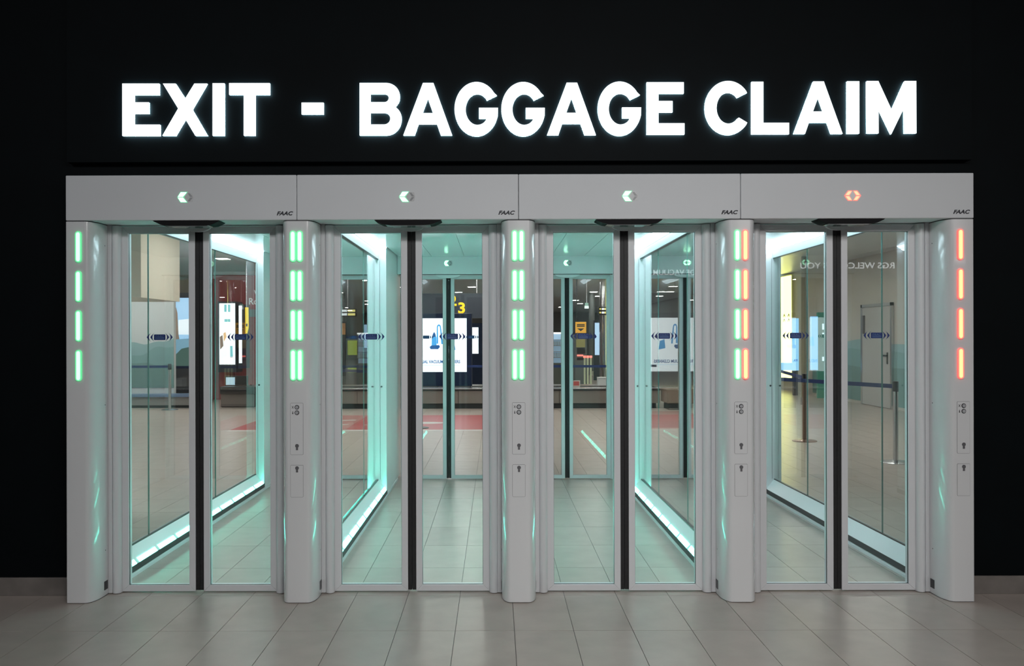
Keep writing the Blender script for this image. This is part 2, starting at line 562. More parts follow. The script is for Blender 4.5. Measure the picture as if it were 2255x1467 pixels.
HN = ['end green-arrow', 'middle green-arrow', 'inner green-arrow', 'red-arrow']
HLAB = ['white door header with green arrow, reaching to the single-green pillar',
        'white door header with green arrow, between two other green-arrow headers',
        'white door header with green arrow, adjoining the header with red arrows',
        'white door header with a lit red double arrow']
CX = [(A[i] + A[i + 1]) / 2 for i in range(4)]
DARKARROW = mat('unlit arrow', (.30, .31, .32), .3)
GREEN_ARROW = glow('green arrow', (.45, 1.0, .66), 2.6)
GREEN_ARIM = glow('green arrow rim', (.03, .62, .25), .75)
RED_ARROW = glow('red arrow', (1.0, .30, .12), 1.9)
RED_ARIM = glow('red arrow rim', (1.0, .07, .03), .8)


def indicator(e, cx, cz, y, s, kind, toward=-1):
    """row of arrow segments; kind g: lit green left arrow, r: red double, gg: green double"""
    def seg(nm, pts, m, t, par, t0=0.0):
        lo = [(cx + x * s, cz - yy * s) for x, yy in pts]
        return MB().plate(lo, y + toward * t, y - toward * .001 + toward * t0).build(nm, m, par)
    g = 1.0
    if kind == 'g':
        par = seg('direction_indicator', [(-17.5, 0), (-10.5, -11.8), (16, -11.8 + 2), (18, 0), (16, 9.8), (-10.5, 11.8)], mat('arrow window', (.60, .61, .62), .25), .0008, e)
        for sg in (-1, 1):
            seg('arrow_rim', [(-18, .2 * sg), (-10.5, 12 * sg), (5.6, 12 * sg), (-2.6, .2 * sg)], GREEN_ARIM, .0016, par, .0008)
            seg('lit_segment', [(-16, 1.0 * sg), (-9.6, 10.6 * sg), (3.2, 10.6 * sg), (-5.2, 1.0 * sg)], GREEN_ARROW, .003, par, .0016)
            seg('unlit_segment', [(16.5, .8 * sg), (10, 8.8 * sg), (5.5, 8.8 * sg), (10.5, .8 * sg)], DARKARROW, .0014, par, .0008)
    else:
        lit, rim = (RED_ARROW, RED_ARIM) if kind == 'r' else (GREEN_ARROW, GREEN_ARIM)
        par = seg('direction_indicator', [(-18, 0), (-10, -11), (10, -11), (18, 0), (10, 11), (-10, 11)], mat('arrow window', (.60, .61, .62), .25), .0008, e)
        for sx in (-1, 1):
            for sg in (-1, 1):
                seg('arrow_rim', [(sx * 18.8, .2 * sg), (sx * 10.4, 11.6 * sg), (sx * .6, 11.6 * sg), (sx * 6.5, .2 * sg)], rim, .0016, par, .0008)
                seg('lit_segment', [(sx * 15.6, 1.4 * sg), (sx * 9.2, 9.6 * sg), (sx * 2.4, 9.6 * sg), (sx * 8.0, 1.4 * sg)], lit, .003, par, .0016)
    par['label'] = {'g': 'green arrow light', 'r': 'red double arrow light', 'gg': 'green double arrow light'}[kind]


LX = [(609.5, 645.5), (1097.5, 1134.0), (1588.5, 1625.0), (2099.0, 2136.0)]
for i in range(4):
    x0 = XL if i == 0 else A[i] + .0012
    x1 = XR if i == 3 else A[i + 1] - .0012
    e = empty('gate_header', ((x0 + x1) / 2, .15, ZB), HLAB[i], 'door header', 'white headers over the front doors')
    MB().box(x0, x1, 0, .30, ZB, ZT).build('cover', WHITE, e, .005, seg=3)
    ic = at((408, 896, 1387, 1877.5)[i], (434.5, 433.5, 432, 431)[i], D)
    indicator(e, ic.x, ic.z, 0, PXM, 'r' if i == 3 else 'g')
    a, b = at(LX[i][0], (474.5, 473, 472, 471)[i], D), at(LX[i][1], (465.5, 464, 463, 462)[i], D)
    text('maker_lettering', 'FAAC', mat('dark lettering', (.035, .036, .045), .4), e, a.x, b.x, a.z, b.z, 0, .0015, shear=.30, offset=.035)
    # motion sensor hanging under the front edge
    cx = CX[i]
    sx = .187
    sen = MB().plate([(cx - sx, ZB - .001), (cx - sx + .006, ZB - .006), (cx - sx * .78, ZB - .0225), (cx - sx * .62, ZB - .027), (cx + sx * .62, ZB - .027), (cx + sx * .78, ZB - .0225), (cx + sx - .006, ZB - .006), (cx + sx, ZB - .001)], .004, .115).build('motion_sensor', mat('matt black plastic', (.010, .010, .011), .7, spec=.15), e)
    MB().plate([(cx - .125, ZB - .0270), (cx - .09, ZB - .032), (cx + .09, ZB - .032), (cx + .125, ZB - .0270)], .012, .10).build('sensor_window', mat('smoked window', (.16, .165, .17), .2), sen)
    MB().plate([(cx + .075 * math.cos(t), ZB - .012 - .030 * math.sin(t)) for t in [math.pi * q / 14 for q in range(15)]], .185, .210).build('floor_bolt_cover', ALU, e)


def sticker(par, cx, cz, y, s):
    def pl(nm, pts, m, t, p):
        return MB().plate([(cx + x * s, cz - z * s) for x, z in pts], y - t, y).build(nm, m, p)
    st = pl('sticker', rrect(0, 0, 12.8, 6.3, 1.6, 3), NAVY, .0008, par)
    for sg in (-1, 1):
        for d in (0, -7.9):
            outer = [(-20.9 + 9.4 * abs(t) ** 1.35, 9.8 * t) for t in [q / 6 - 1 for q in range(13)]]
            inner = [(-16.1 + 4.6 * abs(t) ** 2.2, 9.8 * t) for t in [1 - q / 6 for q in range(13)]][1:-1]
            pl('crescent', [(sg * (x + d), z) for x, z in outer + inner], NAVY, .0008, st)
    a0, a1 = cx - 10 * s, cx + 10 * s
    text('lettering', 'FAAC', NAVYL, st, a0, a1, cz + .2 * s, cz + 4.2 * s, y - .0008, .0004, shear=.35)
    for q in (-1.9, -4.2):
        MB().box(a0, a1, y - .0012, y - .0008, cz + q * s, cz + (q + 1.1) * s).build('print_line', NAVYL, st)
    return st


def leaf(cx, s, y0, label, group, sx):
    """one sliding leaf; s = side (+1 right), y0 = front face"""
    e = empty('sliding_door_leaf', (cx + s * .24, y0 + .02, 0), label, 'door leaf', group)
    X = lambda d: cx + s * d
    y1 = y0 + .045
    # mitred frame: two stiles, two rails
    zb0, zb1, zt0, zt1 = .006, .043, 2.101, 2.142

    def mem(nm, pts):
        MB().plate([(X(d), z) for d, z in pts], y0, y1).build(nm, ALU, e, .0018)
    mem('stile', [(.024, zb0), (.061, zb1), (.061, zt0), (.024, zt1)])
    mem('stile', [(.455, zb0), (.455, zt1), (.414, zt0), (.414, zb1)])
    mem('rail', [(.0245, zb0), (.4545, zb0), (.4135, zb1), (.0615, zb1)])
    mem('rail', [(.0245, zt1), (.0615, zt0), (.4135, zt0), (.4545, zt1)])
    g = MB()
    g.box(X(.0575), X(.418), y0 + .017, y0 + .027, .0395, 2.1045)
    g.build('glass_pane', DOORGLASS, e)
    q = MB()
    for b in ((.0575, .0625, .040, 2.104), (.4125, .418, .040, 2.104), (.06, .416, .0395, .0445), (.06, .416, 2.0995, 2.1045)):
        q.box(X(b[0]), X(b[1]), y0 + .008, y0 + .016, b[2], b[3])
    q.build('glazing_gasket', DARK, e)
    # brush seal, slightly wavy
    n = 60; vs = []; rr = random.Random(int(cx * 1000) + s)
    edge = [(.0003 + .0012 * rr.random(), .012 + i * (2.118 / n)) for i in range(n + 1)]
    MB().plate([(X(d), z) for d, z in edge] + [(X(.024), 2.13), (X(.024), .012)], y0 + .006, y0 + .04).build('brush_seal', RUBBER, e)
    # rounded profile on the outer edge, standing a little proud
    prof = [(.452, y0 + .045), (.452, y0 - .006)] + [(.478 - .026 * math.cos(t), y0 - .006 - .030 * math.sin(t)) for t in [math.pi * j / 12 for j in range(1, 12)]] + [(.504, y0 - .006), (.504, y0 + .045)]
    MB().slab([(X(d), y) for d, y in prof], .004, 2.142).build('edge_profile', ALU, e, smooth=True)
    sticker(e, X(sx), zf(741) + .0005, y0 + .0168, .00264)
    return e


YD = .213
ends = ('half toward the single-green pillar', 'half toward the red-lit pillar')
NEARX = [((.226), (.241)), (.235, .243), (.243, .236), (.243, .229)]
for i in range(4):
    for s, en in ((-1, ends[0]), (1, ends[1])):
        leaf(CX[i], s, YD, 'front glass sliding door leaf under the %s header, %s' % (HN[i], en), 'front sliding door leaves', .237)
        leaf(CX[i], s, YF + .08, 'rear glass sliding door leaf behind the %s header, %s' % (HN[i], en), 'rear sliding door leaves', .237)

# ------------------------------------------------------------------ rear headers, corridor ceilings
for i in range(4):
    x0, x1 = A[i] + .093, A[i + 1] - .093
    e = empty('rear_header', (CX[i], YF + .15, ZB), 'white rear header closing the corridor behind the %s header' % HN[i], 'door header', 'rear headers at the far end of the corridors')
    MB().box(x0, x1, YF, YF + .30, ZB, ZT).build('cover', INNER, e, .004)
    indicator(e, CX[i], 2.262, YF, .0026, 'gg' if i == 3 else 'g')
    MB().plate([(CX[i] + .13 * math.cos(t), ZB - .004 - .036 * math.sin(t)) for t in [math.pi * q / 14 for q in range(15)]], YF + .012, YF + .036).build('sensor_dome', INNER, e)
    obox('shadow_joint', GAPM, (x0 + .02, x1 - .02, YF + .004, YF + .03, ZB - .006, ZB), e)
    x0, x1 = A[i] + .001, A[i + 1] - .001
    cl = MB().box(x0, x1, .302, 8.1 - D, 2.353, 2.40).build('ceiling', INNER)
    MB().box(x0 + .094, x1 - .094, 8.101 - D, YF - .001, 2.353, 2.40).build('backing', INNER, cl)
    tag(cl, 'white board ceiling of the corridor behind the %s header' % HN[i], None, None, 'structure')
    xs = [x0 + .105, CX[i] - .17, CX[i] + .17, x1 - .105]
    for q in range(3):
        for y0, y1 in ((.302, 2.25), (2.253, YF - .001)):
            MB().box(xs[q] + .0015, xs[q + 1] - .0015, y0, y1, 2.332, 2.352).build('ceiling_board', CEILM, cl)

# ------------------------------------------------------------------ glass partitions with light ledges
GLAB = ['glass partition with green floor lights at the single-green pillar',
        'glass partition between the end and middle green-arrow corridors',
        'glass partition between the middle and inner green-arrow corridors',
        'glass partition between the inner green-arrow and red-arrow corridors',
        'glass partition with unlit ledge at the red-lit pillar']
Y0P = .285
for k in range(5):
    a = A[k]
    yp = (8.45 if k == 0 else 8.1) - D
    e = empty('glass_partition', (a, 1.8, 0), GLAB[k], 'partition', 'glass partitions between the corridors')
    # panes
    cuts = [Y0P, 1.02, 2.42, yp] if k in (0, 4) else [Y0P, 1.35, 2.45, yp]
    for j in range(3):
        MB().box(a - .005, a + .005, cuts[j] + .003, cuts[j + 1] - .003, .15, 2.235).build('glass_pane', SIDEGLASS, e)
    for j in (1, 2):
        MB().box(a - .0045, a + .0045, cuts[j] - .0022, cuts[j] + .0022, .155, 2.23).build('pane_joint', mat('green glass edge', (.16, .30, .27), .2), e)
    for s in (-1, 1):
        if (k == 0 and s < 0) or (k == 4 and s > 0):
            MB().along([(a + s * .006, 0), (a + s * .03, 0), (a + s * .03, .15), (a + s * .006, .16)], Y0P, yp).build('outer_sill', ALU, e)
            MB().along([(a + s * .006, 2.225), (a + s * .03, 2.225), (a + s * .03, 2.35), (a, 2.35)], Y0P, yp).build('outer_head', ALU, e)
            continue
        lit = not ((k == 4) or (k == 3 and s > 0))
        P = lambda pts: [(a + s * d, z) for d, z in pts]
        MB().along(P([(0, 0), (.098, 0), (.098, .016), (.090, .030), (0, .030)]), Y0P, yp).build('base_rail', ALU, e)
        MB().along(P([(0, .030), (.098, .030), (.098, .070), (.0955, .070), (.0955, .055), (0, .055)]), Y0P, yp).build('groove', mat('dark groove', (.045, .047, .05), .5), e)  # front lip added to keep the ledge light off the near floor
        led = MB().along(P([(0, .055), (.0955, .055), (.066, .091), (.013, .153), (0, .153)]), Y0P, yp).build('ledge', INNER, e)
        MB().along(P([(.005, .152), (.014, .152), (.014, .160), (.005, .160)]), Y0P, yp).build('gasket', DARK, e)
        if lit:
            y = .325
            while y + .05 < yp:
                y1 = min(y + .288, yp - .005)
                MB().along(P([(.0940, .0568), (.0668, .0900), (.0688, .0916), (.0955, .0590)]), y, y1).build('light_block', GREEN_LEDGE, led)
                y += .335
        # head rail and lamp
        MB().along(P([(0, 2.225), (.018, 2.225), (.026, 2.285), (.100, 2.338), (.100, 2.352), (0, 2.352)]), Y0P, yp).build('head_rail', INNER, e)
        MB().along(P([(.004, 2.221), (.020, 2.221), (.020, 2.2255), (.004, 2.2255)]), Y0P, yp).build('head_gasket', DARK, e)
        lp = MB()
        for (d0, z0), (d1, z1) in (((.034, 2.2907), (.058, 2.3079)), ((.064, 2.3122), (.094, 2.3337))):
            lp.along(P([(d0, z0), (d1, z1), (d1 + .0026, z1 - .003), (d0 + .0026, z0 - .003)]), Y0P + .02, yp - .004)
        lp.build('lamp_strip', LAMP, e)
    # solid end post
    e2 = empty('end_post', (a, (yp + YF) / 2, 0), 'white end post of the ' + GLAB[k], 'post', 'white end posts at the rear doors')
    x0 = a - .091 if k > 0 else a + .010
    x1 = a + .091 if k < 4 else a + .058
    MB().box(x0, x1, yp + .001, YF + .30, .031, 2.40).build('casing', INNER, e2, .004)
    obox('plinth', ALU, (x0 - .006, x1 + .006, yp + .001, YF, 0, .031), e2, .004)
    for s in (-1, 1):
        if k == 0 and s < 0: continue
        MB().box(a + s * .030, a + s * .032, yp - .0015, yp + .001, .16, 2.22).build('panel_joint', GAPM, e2)
        MB().loops([circle(a + s * .045, 1.03, .009, 12)], lambda u, v, q: (u, q, v), yp - .004, yp + .001).build('push_button', STEEL, e2)
    # short inner casing behind the front pillar
    if k in (1, 2, 3):
        MB().box(a - .091, a + .091, .205, Y0P, .004, ZB - .01).build('end_cover', ALU, e)


# ================================================================== HALL BEHIND THE GATES
HC = 3.25                                   # hall ceiling height
HALLGREY = mat('grey hall wall', (.50, .51, .52), .5, noise=.04, nscale=1.5)
HALLCEIL = mat('grey metal ceiling', (.62, .64, .66), .35, noise=.03, nscale=1)
cl = obox('ceiling', HALLCEIL, (-10.5, 10.5, .30, 57, HC, HC + .1))
tag(cl, 'grey metal panel ceiling of the baggage hall', None, None, 'structure')
tag(obox('wall_back', HALLGREY, (-10.5, 10.5, 56.8, 57, 0, HC)), 'grey wall at the far end of the baggage hall', None, None, 'structure')
WRX, WLX = 8.15, -9.0
tag(obox('wall_right', mat('pale hall wall', (.50, .48, .44), .5, noise=.03, nscale=1), (WRX, WRX + .15, .30, 57, 0, HC)), 'pale side wall of the hall with a service door', None, None, 'structure')
tag(obox('wall_left', HALLGREY, (WLX - .15, WLX, .30, 57, 0, HC)), 'grey side wall of the baggage hall', None, None, 'structure')

# ceiling lights
HL = glow('hall light', (1.0, .96, .90), 50.0)
lights = [(x, y) for y in (4.2, 8.0, 12.0, 16.0) for x in (-6.6, -3.6, -.6, 2.6, 5.6) if not (y < 5 and -3.2 < x < 3.4) and (x, y) not in ((-6.6, 16.0), (-6.6, 12.0))] + [(-7.4, 10.6), (-7.4, 12.5)]  # mostly unseen lights added for the hall, last pair to brighten the mural
lm = []
for n, (x, y) in enumerate(lights):
    e = empty('ceiling_light', (x, y, HC), 'long recessed linear light added in the near part of the hall ceiling', 'ceiling light', 'linear lights in the hall ceiling')
    MB().box(x - .66, x + .66, y - .11, y + .11, HC - .012, HC).build('frame', WHITE, e)
    MB().box(x - .63, x + .63, y - .085, y + .085, HC - .016, HC - .012).build('diffuser', HL, e)
DL = glow('downlight', (1.0, .97, .92), 34.0)
for j, y in enumerate((14.2, 21.5, 25, 28.5, 32, 36, 40, 45, 50)):
    for i in range(6):
        x = -6.6 + i * 2.6 + (0 if j % 2 else .6)
        if j == 0 and i > 0: continue  # first row keeps one downlight, added to brighten the red wall
        e = empty('downlight', (x, y, HC), 'small square downlight in the far part of the hall ceiling', 'ceiling light', 'downlights in the hall ceiling')
        MB().box(x - .17, x + .17, y - .17, y + .17, HC - .012, HC).build('frame', WHITE, e)
        MB().box(x - .13, x + .13, y - .13, y + .13, HC - .015, HC - .012).build('diffuser', DL, e)


def upright(px0, py0, px1, py1, Z):
    a, b = at(px0, py1, Z), at(px1, py0, Z)
    return a.x, b.x, a.z, b.z


def panel(name, m, px0, py0, px1, py1, Z, th=.08, parent=None, bevel=0.0, down=False):
    x0, x1, z0, z1 = upright(px0, py0, px1, py1, Z)
    if down: z0 = 0.0
    return MB().box(x0, x1, Z - D, Z - D + th, z0, z1).build(name, m, parent, bevel)


# baggage carousel
e = empty('baggage_carousel', (-1.0, 13.9, 0), 'long steel baggage carousel with dark plinth and black belt', 'baggage carousel')
cy = 13.25; x0, x1 = -5.0, 3.45
CARM = mat('grey brown steel sheet', (.30, .275, .255), .32, metal=.6, noise=.05, nscale=2)
obox('plinth', mat('dark plinth', (.035, .043, .048), .4), (x0 + .08, x1 - .08, cy + .06, cy + 2.3, 0, .11), e)
n = 8
for i in range(n):
    xa, xb = x0 + (x1 - x0) * i / n, x0 + (x1 - x0) * (i + 1) / n
    MB().box(xa + .004, xb - .004, cy, cy + .03, .11, .375).build('front_panel', CARM, e, .003)
obox('body', DARK, (x0 + .01, x1 - .01, cy + .032, cy + 2.35, .11, .37), e)
obox('bumper', DARK, (x0, x1, cy - .02, cy + .05, .378, .40), e)
obox('rim', STEEL, (x0, x1, cy, cy + .22, .401, .43), e, .004)
for i in range(36):
    xa, xb = x0 + (x1 - x0) * i / 36, x0 + (x1 - x0) * (i + 1) / 36
    MB().box(xa + .006, xb - .006, cy + .225, cy + 1.0, .40, .425).build('belt_plate', RUBBER, e)
obox('island_wall', CARM, (x0 + .2, x1 - .2, cy + 1.02, cy + 2.3, .371, .386), e)

# red floor strips
RED = mat('red floor film', (.46, .055, .065), .35, noise=.06, nscale=2)
WFILM = mat('white floor film', (.62, .60, .58), .4)
xr = at(1120, 930, 15).x
rs = empty('floor_graphic', (-2, 10.4, 0), 'red floor graphic with white edge in front of the carousel', 'floor graphic')
obox('red_field', RED, (-4.3, xr, 14.0 - D, 16.6 - D, 0, .0012), rs)
obox('edge_strip', WFILM, (-4.3, xr, 13.80 - D, 13.99 - D, 0, .0012), rs)
m_ = MB()
for j in range(4):
    for yq in (14.7, 15.5):
        m_ = MB(); xq = -4.1 + j * .62
        m_.slab([(xq, yq - D), (xq + .34, yq - D + .08), (xq + .34, yq - D + .22), (xq, yq - D + .14)], .0012, .002); m_.build('dash', WFILM, rs)
MB().slab([(-1.2 + .32 * math.cos(t), 15.1 - D + .18 * math.sin(t)) for t in [2 * math.pi * q / 18 for q in range(18)]], .0012, .002).build('disc', WFILM, rs)
rs2 = settle(obox('floor_graphic', mat('brown red floor film', (.30, .10, .085), .4, noise=.08, nscale=2), (at(1405, 930, 15).x, at(1580, 930, 15).x, 14.2 - D, 17.4 - D, 0, .0012)))
tag(rs2, 'brown-red floor graphic ahead of the red-arrow corridor', 'floor graphic')

# advertising totem with the vacuum cleaner picture
SCR = glow('bright screen', (.86, .95, 1.0), 1.35)
INK = mat('navy picture ink', (.010, .07, .21), .6, emit=(.012, .10, .32), strength=.9)
SKYINK = mat('blue picture ink', (.05, .26, .52), .6, emit=(.05, .33, .70), strength=1.0)
PALEINK = mat('pale blue picture ink', (.35, .60, .80), .6, emit=(.42, .72, .92), strength=1.0)
NAVYB = mat('navy cabinet', (.010, .024, .07), .3)
Zt = 19.2
e = empty('advertising_totem', tuple(at(957, 853, Zt)), 'navy advertising totem with bright vacuum cleaner screen beyond the carousel', 'advertising totem')
panel('cabinet', NAVYB, 876, 690, 1039, 853, Zt, .25, e, .01)
sc = panel('screen', SCR, 886, 701, 1027.5, 819.5, Zt - .012, .011, e)
x0, x1, z0, z1 = upright(901, 793, 1013.5, 800.5, Zt - .013)
text('caption', 'INDUSTRIAL VACUUM CLEANERS', INK, sc, x0, x1, z0, z1, Zt - .0125 - D, .004, offset=.03)
s_ = Zt / F


def pic(nm, pts, m, t=.003):
    lo = [tuple(at(x, y, Zt - .013)[i] for i in (0, 2)) for x, y in pts]
    MB().plate(lo, Zt - .0125 - t - D, Zt - .0125 - D).build(nm, m, sc)


pic('picture_body', [(951, 742), (961, 742), (961.5, 762), (950.5, 762)], SKYINK)
pic('picture_body', [(953, 736), (956, 731), (959, 736), (960, 742), (952, 742)], INK, .004)
pic('picture_base', [(946, 764), (950, 761), (967, 760), (969, 764), (965, 769), (948, 769)], INK, .004)
hose = [(960.5 + 1, 757)] + [(966.5 - 4.8 * math.cos(t), 722 - 7.5 * math.sin(t)) for t in [math.pi * q / 10 for q in range(11)]] + [(974, 741), (975.5, 758)]
hin = [(971.8, 758), (970.6, 741)] + [(966.5 + 2.2 * math.cos(t), 722 - 4 * math.sin(t)) for t in [math.pi * q / 10 for q in range(11)]] + [(965, 757)]
pic('picture_hose', hose + hin, SKYINK, .0045)
pic('picture_body', [(909, 744), (917, 744), (919, 764), (907, 764)], PALEINK)
pic('picture_body', [(990, 748), (1000, 752), (1003, 771), (988, 768)], SKYINK)
pic('rule', [(901, 804), (1013, 804), (1013, 804.8), (901, 804.8)], PALEINK)
e = empty('advertising_totem', tuple(at(1048, 842, 27)), 'smaller navy totem with white screen, farther down the hall', 'advertising totem')
panel('cabinet', NAVYB, 1036, 712, 1064, 853, 27, .25, e, down=True)
panel('screen', SCR, 1040, 721, 1053.5, 779, 27 - .012, .011, e)

# hanging number sign over the carousel
YELL = mat('yellow sign lettering', (.85, .55, .02), .5, emit=(1.0, .62, .03), strength=.85)
NAVD = mat('dark blue grey cladding', (.045, .055, .075), .45)
e = empty('number_sign', tuple(at(990, 700, 22)), 'dark hanging sign with yellow carousel numbers', 'sign')
panel('board', NAVD, 905, 646, 1064, 701, 22, .3, e)
for st_, a_, b_ in (('2', (990, 650), (1005.5, 674)), ('3', (1009, 666), (1024, 691))):
    x0, x1, z0, z1 = upright(a_[0], a_[1], b_[0], b_[1], 22)
    text('numeral', st_, YELL, e, x0, x1, z0, z1, 22 - D, .01, offset=.03)
x0, x1, z0, z1 = upright(945, 646, 946, 600, 22.1)
for px in (930, 1050):
    q = at(px, 646, 22.15)
    obox('hanger', STEEL, (q.x - .01, q.x + .01, q.y - .01, q.y + .01, q.z, HC), e)


# stanchions with belts
def stanchion(px, py, label, belt=None, h=.96, mt=None):
    p = atf(px, py)
    e = empty('belt_post', (p.x, p.y, 0), label, 'barrier post', 'belt barrier posts in the hall')
    mt = mt or STEEL
    MB().lathe([(.17, 0), (.17, .008), (.15, .016), (.05, .022), (.035, .03)], 28, (p.x, p.y, 0)).build('base', mt, e, smooth=True)
    MB().lathe([(.030, .02), (.030, h - .12)], 20, (p.x, p.y, 0)).build('post', mt, e, smooth=True)
    MB().lathe([(.036, h - .12), (.036, h - .01), (.030, h)], 20, (p.x, p.y, 0)).build('cassette', DARK, e, smooth=True)
    if belt:
        q = Vector(belt)
        d = (q - p).normalized(); nrm = Vector((-d.y, d.x, 0)) * .0015
        z0, z1 = h - .085, h - .035
        pts = [p + d * .036, q - d * .036]
        vs = []
        for pt in pts:
            for sg in (-1, 1):
                for z in (z0, z1): vs.append((pt.x + sg * nrm.x, pt.y + sg * nrm.y, z))
        MB().add(vs, [(0, 1, 5, 4), (2, 6, 7, 3), (0, 4, 6, 2), (1, 3, 7, 5), (0, 2, 3, 1), (4, 5, 7, 6)]).build('belt', mat('blue belt', (.012, .04, .16), .6), e)
    return e


s1 = atf(1972.5, 1019); s2 = atf(1772, 971.5)
stanchion(1972.5, 1019, 'steel belt post behind the red-arrow corridor, with blue belt running away', (s1.x - 1.1, s1.y + 2.6, 0))
stanchion(1772, 971.5, 'bronze belt post beside the yellow floor reflection', (s2.x + .55, s2.y + 2.9, 0), mt=mat('bronze post', (.30, .21, .16), .3, metal=.7))
stanchion(922, 943, 'dark belt post standing on the edge of the red floor graphic', (atf(922, 943).x - 3.2, atf(922, 943).y + 2.9, 0), mt=mat('black post', (.03, .035, .035), .4))
q1 = atf(1395, 905)
stanchion(1395, 905, 'belt post between carousel and brown-red floor graphic', (q1.x - 3.4, q1.y + .3, 0))
q1 = atf(374, 903)
stanchion(374, 903, 'chrome belt post in front of the mountain mural', (q1.x - 1.7, q1.y, 0))

# mountain murals
TEAL = [mat('mural far ridge', (.27, .43, .46), .6), mat('mural mid ridge', (.20, .36, .37), .6), mat('mural near ridge', (.15, .27, .26), .6)]
MURSKY = mat('mural sky', (.60, .64, .66), .6)


def ridge(seed, u0, u1, base, amp, low, n=22):
    r = random.Random(seed); ph = [r.uniform(0, 6.28) for _ in range(4)]
    top = [(u0 + (u1 - u0) * i / n, base + amp * (.55 * math.sin(2.1 * i / n * 3 + ph[0]) + .3 * math.sin(9 * i / n + ph[1]) + .18 * math.sin(23 * i / n + ph[2]))) for i in range(n + 1)]
    return [(u0, low)] + top + [(u1, low)]


Zm = 18.7
x0, x1 = at(200, 800, Zm).x, at(383, 800, Zm).x
e = empty('mural_wall', ((x0 + x1) / 2, Zm - D, 0), 'free-standing wall with teal mountain mural and grey kick strip', 'mural wall')
obox('panel', MURSKY, (x0, x1, Zm - D, Zm - D + .12, .02, 2.35), e)
for j, (b_, am) in enumerate(((1.42, .13), (1.22, .16), (.92, .10))):
    MB().plate(ridge(j + 3, x0, x1, b_, am, .42), Zm - D - .003 * (j + 1), Zm - D).build('mountain_ridge', TEAL[j], e)
obox('shelf', mat('blue shelf edge', (.16, .25, .42), .3), (x0, x1 + .6, Zm - D - .30, Zm - D, .24, .30), e)
obox('lower_panel', mat('grey lower panel', (.30, .30, .30), .5), (x0, x1 + .6, Zm - D - .24, Zm - D, .06, .24), e)
obox('kick_strip', mat('dark plinth'), (x0, x1 + .6, Zm - D - .20, Zm - D, 0, .06), e)
# overhead beige bulkhead
q = at(310.5, 655, 12.2)
bz = q.z
e = tag(settle(obox('trim_2', mat('warm white cladding', (.74, .69, .58), .45, noise=.02, nscale=1), (q.x - 3.4, q.x, 12.2 - D, 13.7 - D, bz, HC))), 'warm white ceiling bulkhead above the mural wall', None, None, 'structure')
# picture screen beside the mural
SKYS = glow('sky picture', (.34, .66, 1.0), .95)
e = empty('picture_screen', tuple(at(405, 905, 20)), 'tall lit picture screen of rock and blue sky beside the mural', 'screen')
panel('cabinet', NAVD, 379, 645, 440, 905, 20, .2, e, down=True)
sc = panel('screen', SKYS, 382, 656, 437, 806, 20 - .012, .011, e)


def picz(par, nm, pts, m, Z, t=.004):
    lo = [tuple(at(x, y, Z)[i] for i in (0, 2)) for x, y in pts]
    MB().plate(lo, Z - t - D, Z - D).build(nm, m, par)


picz(sc, 'picture_cloud', [(393, 705), (437, 700), (437, 737), (392, 737)], glow('cloud picture', (.85, .93, 1.0), 1.1), 20 - .0125, .002)
picz(sc, 'picture_rock', [(382, 676), (388, 678), (391, 690), (393, 735), (395, 747), (382, 748)], mat('rock ink', (.30, .24, .20), .6, emit=(.34, .25, .19), strength=.55), 20 - .0125)
picz(sc, 'picture_sea', [(382, 748), (437, 744), (437, 790), (382, 800)], mat('sea ink', (.2, .35, .42), .6, emit=(.24, .46, .62), strength=.7), 20 - .0125, .003)
picz(sc, 'picture_hill', [(382, 786), (400, 768), (437, 760), (437, 806), (382, 806)], mat('hill ink', (.09, .16, .14), .6, emit=(.07, .15, .13), strength=.6), 20 - .0125, .005)

# red wall with lettering, poster light box, yellow banner
REDW = mat('dark red cladding', (.42, .055, .065), .5, noise=.06, nscale=1.5)
e = empty('red_wall', tuple(at(540, 905, 21)), 'dark red display wall with white lettering and grey band', 'display wall')
panel('panel', REDW, 470, 606, 690, 908, 21, .15, e, down=True)
panel('grey_band', mat('grey band', (.22, .25, .28), .5), 534.5, 681, 690, 698, 21 - .002, .003, e)
WL = mat('white wall lettering', (.75, .75, .75), .5, emit=(.8, .8, .85), strength=.25)
for st_, b_ in (('W', (559.5, 639, 575, 651)), ('Ro', (548.5, 656.5, 568.5, 671))):
    x0, x1, z0, z1 = upright(*b_, 21)
    text('lettering', st_, WL, e, x0, x1, z0, z1, 21 - D, .01, offset=.01)
panel('frame_head', mat('grey hall wall'), 470, 598, 690, 606, 21, .15, e)
e = empty('poster_light_box', tuple(at(500, 815, 20.3)), 'bright white poster light box on the red wall', 'light box')
panel('cabinet', NAVD, 480, 664, 520, 820, 20.5, .497, e)
sc = panel('screen', glow('white poster', (.93, .98, 1.0), 1.35), 483, 668, 517.5, 803, 20.5 - .012, .011, e)
TEALI = glow('teal poster ink', (.10, .66, .72), .9)
ORI = glow('orange poster ink', (1.0, .55, .18), .9)
for b_ in ((494, 671, 499, 687), (502, 671, 507, 687), (494.5, 703, 507, 709)):
    picz(sc, 'poster_print', [(b_[0], b_[1]), (b_[2], b_[1]), (b_[2], b_[3]), (b_[0], b_[3])], TEALI, 20.5 - .0125)
picz(sc, 'poster_print', [(492, 734), (497, 731), (499, 742), (493, 753)], ORI, 20.5 - .0125)
picz(sc, 'poster_print', [(484, 742), (490, 738), (492, 762), (485, 770)], mat('rock ink'), 20.5 - .0125)
picz(sc, 'poster_print', [(507, 762), (512, 762), (513, 788), (507, 788)], TEALI, 20.5 - .0125)
e = empty('slim_light_box', tuple(at(529, 810, 20.4)), 'slim white light column beside the poster light box', 'light box')
panel('cabinet', NAVD, 524.5, 670, 533.5, 812, 20.4, .597, e)
